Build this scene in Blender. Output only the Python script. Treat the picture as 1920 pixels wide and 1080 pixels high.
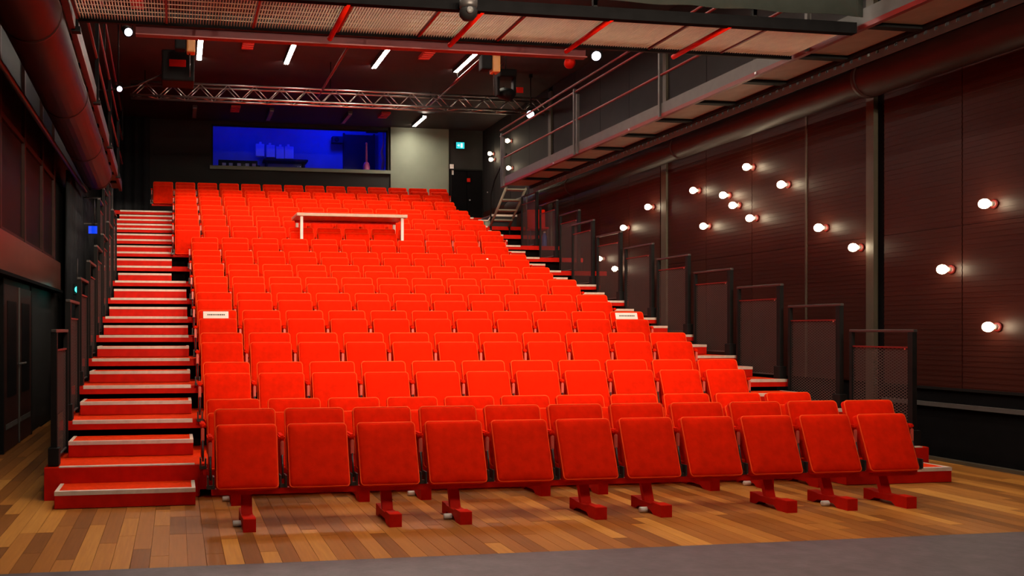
import bpy, bmesh, math, random
from mathutils import Vector, Matrix
random.seed(7)
for o in list(bpy.data.objects): bpy.data.objects.remove(o)
S = bpy.context.scene
COL = S.collection
PI = math.pi

# ------------------------------------------------------------------ camera
CAM_X, CAM_Y, CAM_H = -0.256, -6.977, 1.415
F_PX, CX, CY, YAW = 1708.3, 612.0, 619.3, 0.163
cd = bpy.data.cameras.new('camera'); cam = bpy.data.objects.new('camera', cd); COL.objects.link(cam)
cam.location = (CAM_X, CAM_Y, CAM_H); cam.rotation_euler = (PI/2, 0, -YAW)
cd.sensor_width = 36; cd.lens = F_PX/1920*36
cd.shift_x = (960-CX)/1920; cd.shift_y = (CY-540)/1920
cd.clip_end = 100
S.camera = cam
# ------------------------------------------------------------------ world, exposure
w = bpy.data.worlds.new('world'); S.world = w; w.use_nodes = True
w.node_tree.nodes['Background'].inputs[0].default_value = (0.9, 0.85, 0.8, 1)
w.node_tree.nodes['Background'].inputs[1].default_value = 0.0015
S.view_settings.view_transform = 'Standard'; S.view_settings.look = 'None'
S.view_settings.exposure = 0.0; S.view_settings.gamma = 1.0; S.view_settings.use_curve_mapping = False
LUM = 172.0             # radiance of the lit ceiling luminaires
# front-of-house stage spots hung over the stage, behind the camera, below bridge height
for fx in (.6, 2.4, 4.2, 6.0):
    ld_ = bpy.data.lights.new('stage_front_spot', 'SPOT'); ld_.energy = 1750; ld_.color = (1, .84, .62); ld_.spot_size = math.radians(60); ld_.spot_blend = 1.0; ld_.shadow_soft_size = .06
    lo_ = bpy.data.objects.new('stage_front_spot', ld_); COL.objects.link(lo_); lo_.location = (fx, -6.9, 4.33)
    lo_.rotation_euler = (Vector((1.8+fx*.3, 14, 4.0))-lo_.location).to_track_quat('-Z', 'Y').to_euler()

# ------------------------------------------------------------------ pixel -> place
_c, _s = math.cos(YAW), math.sin(YAW)
def ray(px, py):
    u = (px-CX)/F_PX; v = -(py-CY)/F_PX
    return (u*_c+_s, -u*_s+_c, v)
def atX(px, py, x):
    d = ray(px, py); t = (x-CAM_X)/d[0]; return Vector((x, CAM_Y+t*d[1], CAM_H+t*d[2]))
def atY(px, py, y):
    d = ray(px, py); t = (y-CAM_Y)/d[1]; return Vector((CAM_X+t*d[0], y, CAM_H+t*d[2]))
def atZ(px, py, z):
    d = ray(px, py); t = (z-CAM_H)/d[2]; return Vector((CAM_X+t*d[0], CAM_Y+t*d[1], z))

# ------------------------------------------------------------------ materials
MATS = {}
def mat(name, col, rough=.6, metal=0., emit=None, es=0., var=.12, scale=8., bump=0., bscale=40., sheen=0., obj_var=0., spec=.5):
    m = bpy.data.materials.new(name); m.use_nodes = True; nt = m.node_tree; N = nt.nodes; L = nt.links
    b = N['Principled BSDF']
    b.inputs['Roughness'].default_value = rough; b.inputs['Metallic'].default_value = metal
    b.inputs['Specular IOR Level'].default_value = spec
    tc = N.new('ShaderNodeTexCoord')
    nz = N.new('ShaderNodeTexNoise'); nz.inputs['Scale'].default_value = scale; nz.inputs['Detail'].default_value = 5
    L.new(tc.outputs['Object'], nz.inputs['Vector'])
    mr = N.new('ShaderNodeMapRange'); mr.inputs[1].default_value = .25; mr.inputs[2].default_value = .75
    mr.inputs[3].default_value = 1-var; mr.inputs[4].default_value = 1+var
    L.new(nz.outputs['Fac'], mr.inputs[0])
    src = mr.outputs[0]
    if obj_var:
        oi = N.new('ShaderNodeObjectInfo'); m2 = N.new('ShaderNodeMapRange')
        m2.inputs[3].default_value = 1-obj_var; m2.inputs[4].default_value = 1+obj_var
        L.new(oi.outputs['Random'], m2.inputs[0])
        mm = N.new('ShaderNodeMath'); mm.operation = 'MULTIPLY'
        L.new(src, mm.inputs[0]); L.new(m2.outputs[0], mm.inputs[1]); src = mm.outputs[0]
    vm = N.new('ShaderNodeVectorMath'); vm.operation = 'SCALE'; vm.inputs[0].default_value = col[:3]
    L.new(src, vm.inputs['Scale']); L.new(vm.outputs[0], b.inputs['Base Color'])
    if bump:
        n2 = N.new('ShaderNodeTexNoise'); n2.inputs['Scale'].default_value = bscale; n2.inputs['Detail'].default_value = 6
        L.new(tc.outputs['Object'], n2.inputs['Vector'])
        bp = N.new('ShaderNodeBump'); bp.inputs['Strength'].default_value = bump; bp.inputs['Distance'].default_value = .01
        L.new(n2.outputs['Fac'], bp.inputs['Height']); L.new(bp.outputs[0], b.inputs['Normal'])
    if sheen:
        b.inputs['Sheen Weight'].default_value = sheen; b.inputs['Sheen Tint'].default_value = (1, .16, .05, 1); b.inputs['Sheen Roughness'].default_value = .4
    if emit:
        b.inputs['Emission Color'].default_value = (*emit, 1); b.inputs['Emission Strength'].default_value = es
    MATS[name] = m
    return m
M_seat = mat('red_velvet', (.80, .0135, .0002), .9, var=.12, scale=14, bump=.25, bscale=260, sheen=.05, obj_var=.05, spec=.06)
M_pipe_highlight = mat('seat_piping_highlight', (1.0, .085, .012), .7, var=.05, spec=.1)  # paler than the velvet: bright edge highlights put into the piping's colour
M_redpaint = mat('red_paint', (.56, .008, .001), .6, var=.12, scale=12, spec=.12)
M_redcarpet = mat('red_tread', (.76, .034, .001), .9, var=.15, scale=30, bump=.2, bscale=200, spec=.08)
M_nosing = mat('white_nosing', (.68, .55, .46), .5, var=.12, scale=20)
M_pink = mat('arm_bracket_paint', (.75, .12, .08), .4, var=.1)
M_black = mat('black_metal', (.009, .008, .008), .6, var=.2, spec=.12)
M_blackm = mat('black_matt', (.006, .0055, .006), .9, var=.2, spec=.05)
M_steel = mat('dark_steel', (.06, .05, .048), .4, metal=.5, var=.15)
M_alu = mat('aluminium', (.75, .72, .70), .28, metal=1., var=.06)
M_white = mat('white_paint', (.8, .76, .7), .5, var=.04)
M_paper = mat('paper', (.95, .88, .84), .8, var=.03)
M_ink = mat('grey_ink', (.12, .1, .1), .8)
M_wallred = mat('dark_red_wall_panel', (.042, .0095, .0062), .42, var=.16, scale=2.2, bump=.05, bscale=90, obj_var=.12, spec=.22)
M_strip = mat('wall_strip', (.075, .058, .038), .5, var=.1)
M_dark = mat('dark_wall', (.010, .007, .007), .7, var=.2, scale=3)
M_ceil = mat('dark_ceiling', (.022, .010, .010), .75, var=.2, scale=3)
M_backwall = mat('grey_back_wall', (.022, .02, .018), .8, var=.1, scale=3)
M_greywall = mat('grey_green_wall', (.22, .25, .19), .8, var=.06, scale=3)
M_duct = mat('duct_paint', (.024, .006, .005), .5, var=.12, scale=4, spec=.25)
M_toe = mat('grey_steel_board', (.085, .076, .072), .5, metal=.1, var=.12)
M_deck = mat('catwalk_deck', (.24, .225, .17), .6, var=.14, scale=5)
M_redrail = mat('red_steel', (.15, .008, .006), .45, var=.12)
M_grate = mat('galvanised_grating', (.72, .68, .50), .5, metal=.0, var=.1)
M_mesh = mat('guard_mesh', (.06, .042, .036), .6, var=.1)
M_stage = mat('stage_vinyl', (.105, .078, .086), .5, var=.26, scale=9, bump=.2, bscale=30)
M_curtain = mat('black_curtain', (.012, .012, .015), .95, var=.2)
M_gloss = mat('black_gloss_sheet', (.03, .034, .03), .22, var=.1)
M_vent = mat('red_vent', (.6, .05, .03), .6, var=.1)
M_cream = mat('table_wood', (.62, .43, .30), .5, var=.08, scale=20)
M_yellow = mat('yellow_paint', (.7, .3, .08), .5, var=.1)
M_lens = mat('lens_glass', (.02, .02, .025), .1)
M_on = mat('luminaire_light', (.9, .9, .9), .5, emit=(1, .86, .70), es=LUM)
M_off = mat('luminaire_dark', (.35, .3, .32), .5)
M_bulb = mat('bulb_light', (1, .9, .7), .4, emit=(1, .80, .52), es=28)
M_spot = mat('spot_lens_light', (1, 1, 1), .4, emit=(.85, .78, 1.), es=5)
M_teal = mat('teal_light', (.1, .8, .7), .4, emit=(.02, .85, .72), es=9)
M_tealface = mat('exit_sign_face', (.05, .5, .5), .4, emit=(.02, .55, .6), es=1.1)
M_signwhite = mat('exit_sign_white', (.9, 1, 1), .4, emit=(.7, 1, 1), es=1.2)
M_bluelight = mat('blue_light', (.0, .02, .3), .4, emit=(0, .05, .85), es=1.0)
M_boothwall = mat('booth_wall', (.25, .28, .4), .8, var=.12, scale=2)
M_boothdark = mat('booth_dark', (.012, .012, .016), .8)
M_boothwhite = mat('booth_white', (.8, .8, .85), .6, var=.05)
M_pinkobj = mat('pink_plastic', (.75, .12, .25), .5)
M_violet = mat('violet_cloth', (.35, .2, .55), .8)
M_blueplastic = mat('blue_plastic', (.03, .12, .5), .4)
M_winglass = mat('dark_window_glass', (.010, .008, .008), .5, var=.1, spec=.06)
M_doorwood = mat('dark_red_door', (.04, .013, .010), .5, var=.15, spec=.15)
M_lintel = mat('brown_red_band', (.13, .045, .032), .3, var=.15, scale=3)

def wood_mat(name):
    m = bpy.data.materials.new(name); m.use_nodes = True; nt = m.node_tree; N = nt.nodes; L = nt.links
    b = N['Principled BSDF']; b.inputs['Roughness'].default_value = .42; b.inputs['Specular IOR Level'].default_value = .35
    tc = N.new('ShaderNodeTexCoord'); mp = N.new('ShaderNodeMapping'); mp.inputs['Scale'].default_value = (30, 1.6, 1)
    oi = N.new('ShaderNodeObjectInfo')
    ad = N.new('ShaderNodeVectorMath'); ad.operation = 'ADD'
    cb = N.new('ShaderNodeCombineXYZ'); mu = N.new('ShaderNodeMath'); mu.operation = 'MULTIPLY'; mu.inputs[1].default_value = 37
    L.new(oi.outputs['Random'], mu.inputs[0]); L.new(mu.outputs[0], cb.inputs[1]); L.new(mu.outputs[0], cb.inputs[0])
    L.new(tc.outputs['Object'], ad.inputs[0]); L.new(cb.outputs[0], ad.inputs[1]); L.new(ad.outputs[0], mp.inputs[0])
    nz = N.new('ShaderNodeTexNoise'); nz.inputs['Scale'].default_value = 1.6; nz.inputs['Detail'].default_value = 8
    L.new(mp.outputs[0], nz.inputs['Vector'])
    r = N.new('ShaderNodeValToRGB'); e = r.color_ramp.elements
    e[0].color = (.12, .038, .007, 1); e[1].color = (.66, .30, .055, 1)
    e.new(.45).color = (.31, .105, .017, 1); e.new(.7).color = (.42, .155, .026, 1)
    mx = N.new('ShaderNodeMath'); mx.operation = 'MULTIPLY_ADD'; mx.inputs[1].default_value = .35
    L.new(nz.outputs['Fac'], mx.inputs[0])
    m3 = N.new('ShaderNodeMath'); m3.operation = 'MULTIPLY'; m3.inputs[1].default_value = .72
    L.new(oi.outputs['Random'], m3.inputs[0]); L.new(m3.outputs[0], mx.inputs[2])
    L.new(mx.outputs[0], r.inputs[0]); L.new(r.outputs[0], b.inputs['Base Color'])
    return m
M_wood = wood_mat('parquet_wood')

def glass_mat():
    m = bpy.data.materials.new('clear_pane'); m.use_nodes = True; nt = m.node_tree; N = nt.nodes; L = nt.links
    N.remove(N['Principled BSDF'])
    t = N.new('ShaderNodeBsdfTransparent'); t.inputs[0].default_value = (.93, .95, .97, 1)
    g = N.new('ShaderNodeBsdfGlossy'); g.inputs['Roughness'].default_value = .03
    fr = N.new('ShaderNodeFresnel'); fr.inputs[0].default_value = 1.25
    mx = N.new('ShaderNodeMixShader'); L.new(fr.outputs[0], mx.inputs[0]); L.new(t.outputs[0], mx.inputs[1]); L.new(g.outputs[0], mx.inputs[2])
    L.new(mx.outputs[0], N['Material Output'].inputs[0])
    return m
M_pane = glass_mat()

# ------------------------------------------------------------------ mesh helpers
_cache = {}
def bm_mesh(name, bm, m, smooth=False):
    me = bpy.data.meshes.new(name); bm.normal_update(); bm.to_mesh(me); bm.free()
    me.materials.append(m)
    if smooth:
        for p in me.polygons: p.use_smooth = True
    return me
def bm_box(bm, x0, x1, y0, y1, z0, z1, mtx=None):
    co = [(x0,y0,z0),(x1,y0,z0),(x1,y1,z0),(x0,y1,z0),(x0,y0,z1),(x1,y0,z1),(x1,y1,z1),(x0,y1,z1)]
    v = [bm.verts.new(mtx @ Vector(c) if mtx else c) for c in co]
    for f in ((0,3,2,1),(4,5,6,7),(0,1,5,4),(1,2,6,5),(2,3,7,6),(3,0,4,7)): bm.faces.new([v[i] for i in f])
def box_mesh(sx, sy, sz, m, bev=0., seg=2):
    k = (round(sx,4), round(sy,4), round(sz,4), m.name, round(bev,4), seg)
    if k in _cache: return _cache[k]
    bm = bmesh.new(); bm_box(bm, -sx/2, sx/2, -sy/2, sy/2, -sz/2, sz/2)
    if bev: bmesh.ops.bevel(bm, geom=bm.edges[:], offset=bev, segments=seg, profile=.6, affect='EDGES')
    _cache[k] = bm_mesh('box', bm, m, smooth=False)
    if bev and seg > 2:
        for p in _cache[k].polygons: p.use_smooth = True
    return _cache[k]
def O(name, me, parent=None, loc=(0,0,0), rot=(0,0,0), kind=None):
    o = bpy.data.objects.new(name, me); COL.objects.link(o)
    o.location = loc; o.rotation_euler = rot
    if parent: o.parent = parent
    if kind: o['kind'] = kind
    return o
def B(name, x0, x1, y0, y1, z0, z1, m, parent=None, bev=0., rot=(0,0,0), kind=None, seg=2):
    return O(name, box_mesh(x1-x0, y1-y0, z1-z0, m, bev, seg), parent, ((x0+x1)/2, (y0+y1)/2, (z0+z1)/2), rot, kind)
def bm_tube(bm, pts, r, n=8, cap=True):
    pts = [Vector(p) for p in pts]; rings = []
    rr = r if isinstance(r, (list, tuple)) else [r]*len(pts)
    for i, p in enumerate(pts):
        d = (pts[min(i+1, len(pts)-1)]-pts[max(i-1, 0)]).normalized()
        up = Vector((0,0,1)) if abs(d.z) < .95 else Vector((0,1,0))
        a = d.cross(up).normalized(); b = a.cross(d).normalized()
        rings.append([bm.verts.new(p+(a*math.cos(2*PI*k/n)+b*math.sin(2*PI*k/n))*rr[i]) for k in range(n)])
    for i in range(len(rings)-1):
        for k in range(n):
            bm.faces.new((rings[i][k], rings[i+1][k], rings[i+1][(k+1)%n], rings[i][(k+1)%n]))
    if cap:
        bm.faces.new(rings[0]); bm.faces.new(rings[-1][::-1])
def tube(name, pts, r, m, parent=None, n=8, kind=None, smooth=True):
    base = Vector(pts[0]); bm = bmesh.new(); bm_tube(bm, [Vector(p)-base for p in pts], r, n)
    bmesh.ops.recalc_face_normals(bm, faces=bm.faces[:])
    return O(name, bm_mesh(name, bm, m, smooth), parent, base, kind=kind)
def lathe_mesh(prof, m, n=16, smooth=True):
    bm = bmesh.new(); rings = []
    for r, z in prof: rings.append([bm.verts.new((max(r,1e-4)*math.cos(2*PI*k/n), max(r,1e-4)*math.sin(2*PI*k/n), z)) for k in range(n)])
    for i in range(len(rings)-1):
        for k in range(n): bm.faces.new((rings[i][k], rings[i][(k+1)%n], rings[i+1][(k+1)%n], rings[i+1][k]))
    bm.faces.new(rings[0][::-1]); bm.faces.new(rings[-1])
    return bm_mesh('lathe', bm, m, smooth)
def T(name, label, cat, loc=(0,0,0), group=None, rot=(0,0,0)):
    o = bpy.data.objects.new(name, None); COL.objects.link(o); o.empty_display_size = .1
    o.location = loc; o.rotation_euler = rot; o['label'] = label; o['category'] = cat
    if group: o['group'] = group
    return o
def tag(o, label, cat, group=None):
    o['label'] = label; o['category'] = cat
    if group: o['group'] = group
    return o
def struct(o, label=None, cat=None):
    o['kind'] = 'structure'
    if label: o['label'] = label; o['category'] = cat
    return o
ORD = ['zeroth','first','second','third','fourth','fifth','sixth','seventh','eighth','ninth','tenth','eleventh','twelfth','thirteenth','fourteenth','fifteenth','sixteenth']

# ------------------------------------------------------------------ room
XL, XR, YB, YF, ZC = -2.25, 7.95, 16.7, -9.0, 6.815
floor = struct(B('floor', XL, XR, -1.47, YB, -.12, -.022, M_wood), 'orange brown strip wood floor of the hall', 'floor')
fl = floor.location.copy()
# planks: the visible front apron and the side aisles
PW = .1145
xs = []; x = XL
while x < XR-.02: xs.append(x); x += PW
pk = {}
def plank(x0, y0, ln):
    key = round(ln, 2)
    if key not in pk:
        pk[key] = box_mesh(PW-.0025, key-.004, .022, M_wood)
    O('plank', pk[key], floor, (x0+PW/2-fl.x, y0+ln/2-fl.y, -.011-fl.z))
npl = 0
for i, x0 in enumerate(xs):
    if x0 < -1.35: yend, lens = 6.6, (1.3, 1.9, 1.6, 1.1, 2.1)
    elif x0 > 6.9: yend, lens = 3.6, (1.3, 1.7, 1.1, 1.9)
    else: yend, lens = 1.0, (.8, 1.0, .6, 1.2, .9, 1.4)
    y = -1.47; first = random.choice((.3, .5, .7, .9, 1.1, 1.3))
    while y < yend:
        ln = first if first else random.choice(lens); first = None
        ln = min(ln, yend+.6-y)
        plank(x0, y, round(ln, 1)); y += round(ln, 1); npl += 1
struct(B('floor_stage', XL, XR, YF, -1.47, -.12, .004, M_stage), 'dark grey violet stage vinyl in front of wood floor', 'floor')
struct(B('ceiling', XL, XR, YF, YB, ZC, ZC+.2, M_ceil), 'dark brown black ceiling above the seating', 'ceiling')
# rear wall with booth opening
WX0, WX1, WZ0, WZ1 = .64, 5.30, 5.66, 6.74
RP = 5.36; RE = 6.96
rw = struct(B('wall_rear', XL, WX0, YB, YB+.2, 0, ZC, M_backwall), 'black brown rear wall around the control booth window', 'wall')
def rwp(name, x0, x1, z0, z1, m, y0=YB, y1=YB+.2):
    l = rw.location; return B(name, x0-l.x, x1-l.x, y0-l.y, y1-l.y, z0-l.z, z1-l.z, m, rw)
rwp('wall_section', WX0, WX1, 0, WZ0, M_backwall); rwp('wall_section', WX0, WX1, WZ1, ZC, M_backwall)
rwp('wall_section', WX1, RP, 0, ZC, M_backwall)
rwp('wall_panel', RP, RE, 0, ZC, M_greywall, YB-.06, YB+.2)
rwp('wall_section', RE, XR+.3, 0, ZC, M_backwall)
rwp('sill', WX0-.05, WX1+.06, WZ0-.09, WZ0, M_greywall, YB-.08, YB+.2)
# left wall
lw = struct(B('wall_left', XL-.2, XL, YF, YB, 0, ZC, M_dark), 'black left wall', 'wall')
ll = lw.location
def lwp(name, x0, x1, y0, y1, z0, z1, m, parent=None, bev=0.):
    l = ll; return B(name, x0-l.x, x1-l.x, y0-l.y, y1-l.y, z0-l.z, z1-l.z, m, lw, bev)
# right wall: base + individual panels
wr = struct(B('wall_right', XR, XR+.2, YF, YB, 0, ZC, M_blackm), 'dark red ribbed panel wall behind the bulb lamps', 'wall')
wl = wr.location
ycols = [(-8.9,-7.8),(-7.8,-6.65),(-6.65,-5.5),(-5.5,-4.35),(-4.35,-3.2),(-3.2,-2.05),(-2.05,-.9),(-.9,.26),(.26,1.42),(1.42,2.5),(2.74,3.83),(3.83,4.98),(4.98,6.13),(6.13,7.26),(7.5,8.6),(8.6,9.75),(9.75,10.9),(10.9,12.05),(12.25,13.4),(13.4,14.6),(14.6,15.8),(15.8,16.7)]
def rib_panel(w_, h_):
    k = ('rib', round(w_,2), round(h_,2))
    if k in _cache: return _cache[k]
    bm = bmesh.new(); bm_box(bm, -.012, .01, -w_/2, w_/2, -h_/2, h_/2)
    n = int(h_/.055)
    for i in range(n):
        z = -h_/2+(i+.5)*h_/n
        bm_box(bm, -.0155, -.012, -w_/2, w_/2, z-.013, z+.013)
    _cache[k] = bm_mesh('rib_panel', bm, M_wallred); return _cache[k]
for y0, y1 in ycols:
    for z0, z1 in ((.80, 2.52), (2.525, 4.6), (4.605, 6.8)):
        if z0 > 4.5: B('panel', XR-.02-wl.x, XR-wl.x, y0+.006-wl.y, y1-.006-wl.y, z0-wl.z, z1-wl.z, M_dark, wr); continue
        O('panel', rib_panel(y1-y0-.012, z1-z0), wr, (XR-.012-wl.x, (y0+y1)/2-wl.y, (z0+z1)/2-wl.z))
for y0, y1 in ((2.62, 2.74), (7.26, 7.42), (12.05, 12.2)):
    B('pilaster', XR-.06-wl.x, XR-wl.x, y0-wl.y, y1-wl.y, .02-wl.z, 6.7-wl.z, M_strip, wr)
B('joint_strip', XR-.035-wl.x, XR-wl.x, 3.815-wl.y, 3.845-wl.y, .8-wl.z, 6.7-wl.z, M_strip, wr)
B('rail', XR-.05-wl.x, XR-wl.x, -8.9-wl.y, 2.5-wl.y, .585-wl.z, .63-wl.z, M_toe, wr)
B('rail', XR-.03-wl.x, XR-wl.x, -8.9-wl.y, 2.5-wl.y, .77-wl.z, .80-wl.z, M_black, wr)
struct(B('baseboard_right', XR-.07, XR, YF, 4.0, 0, .035, M_strip), 'thin pale strip at the foot of the panel wall', 'baseboard')

# ------------------------------------------------------------------ left wall: door, lintel, glazing, curtains
lwp('lintel_band', XL, XL+.10, 2.0, 8.62, 2.07, 2.53, M_lintel, bev=.01)
lwp('lintel_soffit', XL, XL+.14, 2.0, 8.62, 2.03, 2.07, M_blackm)
dr = T('door_1', 'dark red double door with pale edge strip and kick plates', 'door', (XL, 4.9, 0)); dr['kind'] = 'structure'
for s in (-1, 1):
    lf = B('leaf', .0, .045, .02 if s > 0 else -.98, .98 if s > 0 else -.02, .01, 1.95, M_doorwood, dr, .006)
    y0 = -.48 if s > 0 else -.48
    B('pane', .0225, .03, -.30, .30, -.35, .78, M_winglass, lf)
    B('kick_plate', .0225, .03, -.38, .38, -.72, -.66, M_toe, lf)
    tube('handle', [(.0225, -.40*s, .02), (.07, -.40*s, .02), (.07, -.25*s, .02)], .012, M_alu, lf)
B('edge_strip', .045, .06, -.02, .02, .01, 1.95, M_toe, dr)
B('frame', 0, .05, -1.05, -.99, 0, 2.02, M_black, dr); B('frame', 0, .05, .99, 1.05, 0, 2.02, M_black, dr)
B('transom_glass', 0, .03, -.98, .98, 1.955, 2.02, M_winglass, dr)
wn = T('window_1', 'tall dark glazing with red lit mullions above the brown band', 'window', (XL, 5.2, 2.53)); wn['kind'] = 'structure'
for y0, y1 in ((-3.2, -1.65), (-1.55, .0), (.1, 1.6), (1.7, 2.9)):
    for z0, z1 in ((.05, 1.28), (1.36, 2.9)):
        B('pane', .01, .03, y0, y1, z0, z1, M_winglass, wn)
for y in (-3.3, -1.6, .05, 1.65, 2.95): B('mullion', 0, .07, y-.045, y+.045, 0, 3.0, M_doorwood, wn)
for z in (.02, 1.32, 2.95): B('transom', 0, .06, -3.3, 2.95, z-.035, z+.035, M_doorwood, wn)

def curtain(name, p0, p1, z0, z1, label, m=M_curtain, amp=.05, wav=.22, grp=None, cat='curtain'):
    p0, p1 = Vector((*p0[:2], 0)), Vector((*p1[:2], 0)); d = p1-p0; ln = d.length; d.normalize(); nrm = Vector((-d.y, d.x, 0))
    bm = bmesh.new(); n = max(8, int(ln/wav*8)); rows = []
    for zz in (z0, (z0+z1)/2, z1):
        row = []
        for i in range(n+1):
            t = i/n*ln; k = 1 if zz < z1 else .6
            q = d*t+nrm*(amp*k*math.sin(2*PI*t/wav+.6*math.sin(t*3.1)))
            row.append(bm.verts.new((q.x, q.y, zz-z0)))
        rows.append(row)
    for a, b in zip(rows, rows[1:]):
        for i in range(n): bm.faces.new((a[i], a[i+1], b[i+1], b[i]))
    o = O(name, bm_mesh(name, bm, m, True), None, (p0.x, p0.y, z0))
    sm = o.modifiers.new('thick', 'SOLIDIFY'); sm.thickness = .008
    return tag(o, label, cat, grp)
curtain('curtain', (XL+.2, 8.75), (XL+.2, 16.3), .01, 4.1, 'black pleated curtain along the wall past the dark double door')
curtain('curtain', (XL+.15, YB-.25), (-.92, YB-.25), .01, 6.8, 'black drape hanging in the rear corner behind the top row')

# ------------------------------------------------------------------ control booth behind rear wall
bo = struct(B('wall_booth', WX0-.8, WX1+1.2, 20.0, 20.1, 4.9, 7.75, M_boothwall), 'blue lit wall inside the control booth', 'wall')
bl = bo.location
for a in ((WX0-.9, WX0-.8, YB+.2, 20.0, 4.9, 7.75), (WX1+1.2, WX1+1.3, YB+.2, 20.0, 4.9, 7.75), (WX0-.8, WX1+1.2, YB+.2, 20.0, 4.85, 4.9), (WX0-.8, WX1+1.2, YB+.2, 20.0, 7.75, 7.8), (WX0-.8, WX1+1.2, YB+.1, YB+.2, ZC+.2, 7.75)):
    struct(B('wall_booth', *a, M_boothwall), 'blue lit side of the control booth', 'wall')
w2 = T('window_2', 'wide control booth window glowing deep blue', 'window', (WX0, YB+.1, WZ0)); w2['kind'] = 'structure'
W = WX1-WX0; Hh = WZ1-WZ0
B('pane', .03, W-.03, -.004, .004, .03, Hh-.03, M_pane, w2)
for a in ((0, .035, 0, Hh), (W-.035, W, 0, Hh), (.035, W-.035, 0, .03), (.035, W-.035, Hh-.03, Hh)):
    B('frame', a[0], a[1], -.03, .03, a[2], a[3], M_black, w2)
def plight(name, loc, col, e, r=.1):
    l = bpy.data.lights.new(name, 'POINT'); l.color = col; l.energy = e; l.shadow_soft_size = r
    o = bpy.data.objects.new(name, l); COL.objects.link(o); o.location = loc; return o
plight('booth_lamp', (1.6, 18.3, 7.4), (0, .012, 1), 60, .15)
plight('booth_lamp', (4.3, 18.7, 7.4), (0, .012, 1), 95, .15)
# booth contents
def px_box(name, x0, x1, y0, y1, Y, th, m, label, cat, bev=.01, grp=None, zmin=None):
    a = atY(x0, y1, Y); b = atY(x1, y0, Y)
    o = B(name, a.x, b.x, Y, Y+th, a.z if zmin is None else zmin, b.z, m, None, bev)
    return tag(o, label, cat, grp)
for k, (x0, x1, y0, y1) in enumerate(((480, 496, 269, 292), (500, 516, 271, 294), (518, 533, 274, 297), (534, 551, 274, 297))):
    a = atY(x0, y1, 19.4); b = atY(x1, y0, 19.4)
    t = T('wall_canister', ('%s pale blue lit canister from the booth console, on the shelf' % ORD[k+1]), 'canister', ((a.x+b.x)/2, 19.55, a.z), 'canisters in the booth')
    wd = b.x-a.x; h = b.z-a.z
    B('body', -wd/2, wd/2, -.1, .1, 0, h, M_boothwhite, t, .02, seg=3)
    B('cap', -.05 if k % 2 else -.02, .02 if k % 2 else .05, -.04, .04, h, h+.07, M_boothwhite, t, .01)
sh = T('wall_shelf', 'dark shelf board under the pale canisters in the booth', 'shelf', (3.0, 19.75, atY(480, 293, 19.4).z-.06))
B('board', -.75, .55, -.28, .24, -.03, .02, M_boothdark, sh); 
for xx in (-.65, .45): B('bracket', xx-.02, xx+.02, -.2, .24, -.2, -.03, M_boothdark, sh)
a = atY(650, 320, 19.6); b = atY(704, 250, 19.6)
dd = T('door_2', 'black doorway in the blue lit booth wall', 'door', (a.x, 19.9, 4.9)); dd['kind'] = 'structure'
B('leaf', 0, b.x-a.x, 0, .06, 0, b.z-4.9, M_boothdark, dd); B('frame', -.05, 0, -.02, .08, 0, b.z-4.86, M_boothdark, dd); B('frame', b.x-a.x, b.x-a.x+.05, -.02, .08, 0, b.z-4.86, M_boothdark, dd)
# pink upright object by booth window
a = atY(687, 319, 17.3)
t = T('upright_vacuum', 'pink long-necked cleaning tool standing against the black booth door', 'cleaning tool', (a.x, 17.3, 4.9))
O('body', lathe_mesh([(.09, 0), (.10, .1), (.095, .98), (.07, 1.06), (.02, 1.1)], M_pinkobj, 12), t)
O('neck', lathe_mesh([(.030, 1.07), (.026, 1.4), (.024, 1.56), (.034, 1.58), (.02, 1.62)], M_pinkobj, 10), t)
t = T('ceiling_projector', 'black projector under the booth ceiling by the console', 'projector', atY(468, 226, 18.2))
B('body', -.38, .38, -.2, .2, -.1, .1, M_boothdark, t, .02); B('mount', -.03, .03, -.03, .03, .1, .95, M_boothdark, t); O('lens', lathe_mesh([(.06, 0), (.06, .05), (.04, .06)], M_lens, 12), t, (.2, -.2, 0), (PI/2, 0, 0))
t = T('wall_speaker', 'small black monitor speaker on the blue booth wall', 'speaker', atY(632, 263, 19.7))
B('cabinet', -.16, .16, -.12, .12, -.1, .1, M_boothdark, t, .02); O('cone', lathe_mesh([(.07, 0), (.05, .015), (.02, .005)], M_black, 12), t, (-.03, -.12, 0), (PI/2, 0, 0)); B('bracket', .06, .1, .1, .3, .05, .09, M_boothdark, t)
t = T('blue_flood', 'blue glowing flood lamp in the booth window corner', 'lamp', atY(700, 241, 17.6))
B('housing', -.18, .16, .0, .2, -.09, .09, M_black, t, .02); B('lens', -.17, .15, -.012, .0, -.08, .08, M_bluelight, t); B('bracket', .16, .30, .06, .1, .02, .06, M_vent, t); tube('pole', [(.28, .08, .06), (.28, .08, 7.75-t.location.z)], .012, M_black, t, 6)
a = atY(717, 300, 17.2)
tube('booth_scarf', [a+Vector((0, 0, -.25)), a+Vector((.03, 0, 0)), a+Vector((-.02, .02, .2)), a+Vector((.03, 0, .42)), Vector((a.x+.02, a.y, 7.75))], [.04, .05, .045, .02, .012], M_violet); tag(bpy.data.objects['booth_scarf'], 'violet cloth hanging at the booth window edge', 'cloth')
t = T('mixing_desk', 'dark sound desk silhouette at the booth window', 'console', (1.6, 17.3, 4.902))
B('top', -.8, .9, -.25, .35, .72, .80, M_boothdark, t, .01); B('meter_bridge', -.75, .3, .25, .35, .80, 1.08, M_boothdark, t, .01)
for xx in (-.72, .8): B('leg', xx-.04, xx+.04, -.2, .3, 0, .72, M_boothdark, t)
for k, xx in enumerate((-.6, -.42, -.2, .02, .2)): B('knob_row', xx-.05, xx+.05, .243, .25, .9, 1.0, M_boothwhite, t)
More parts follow.
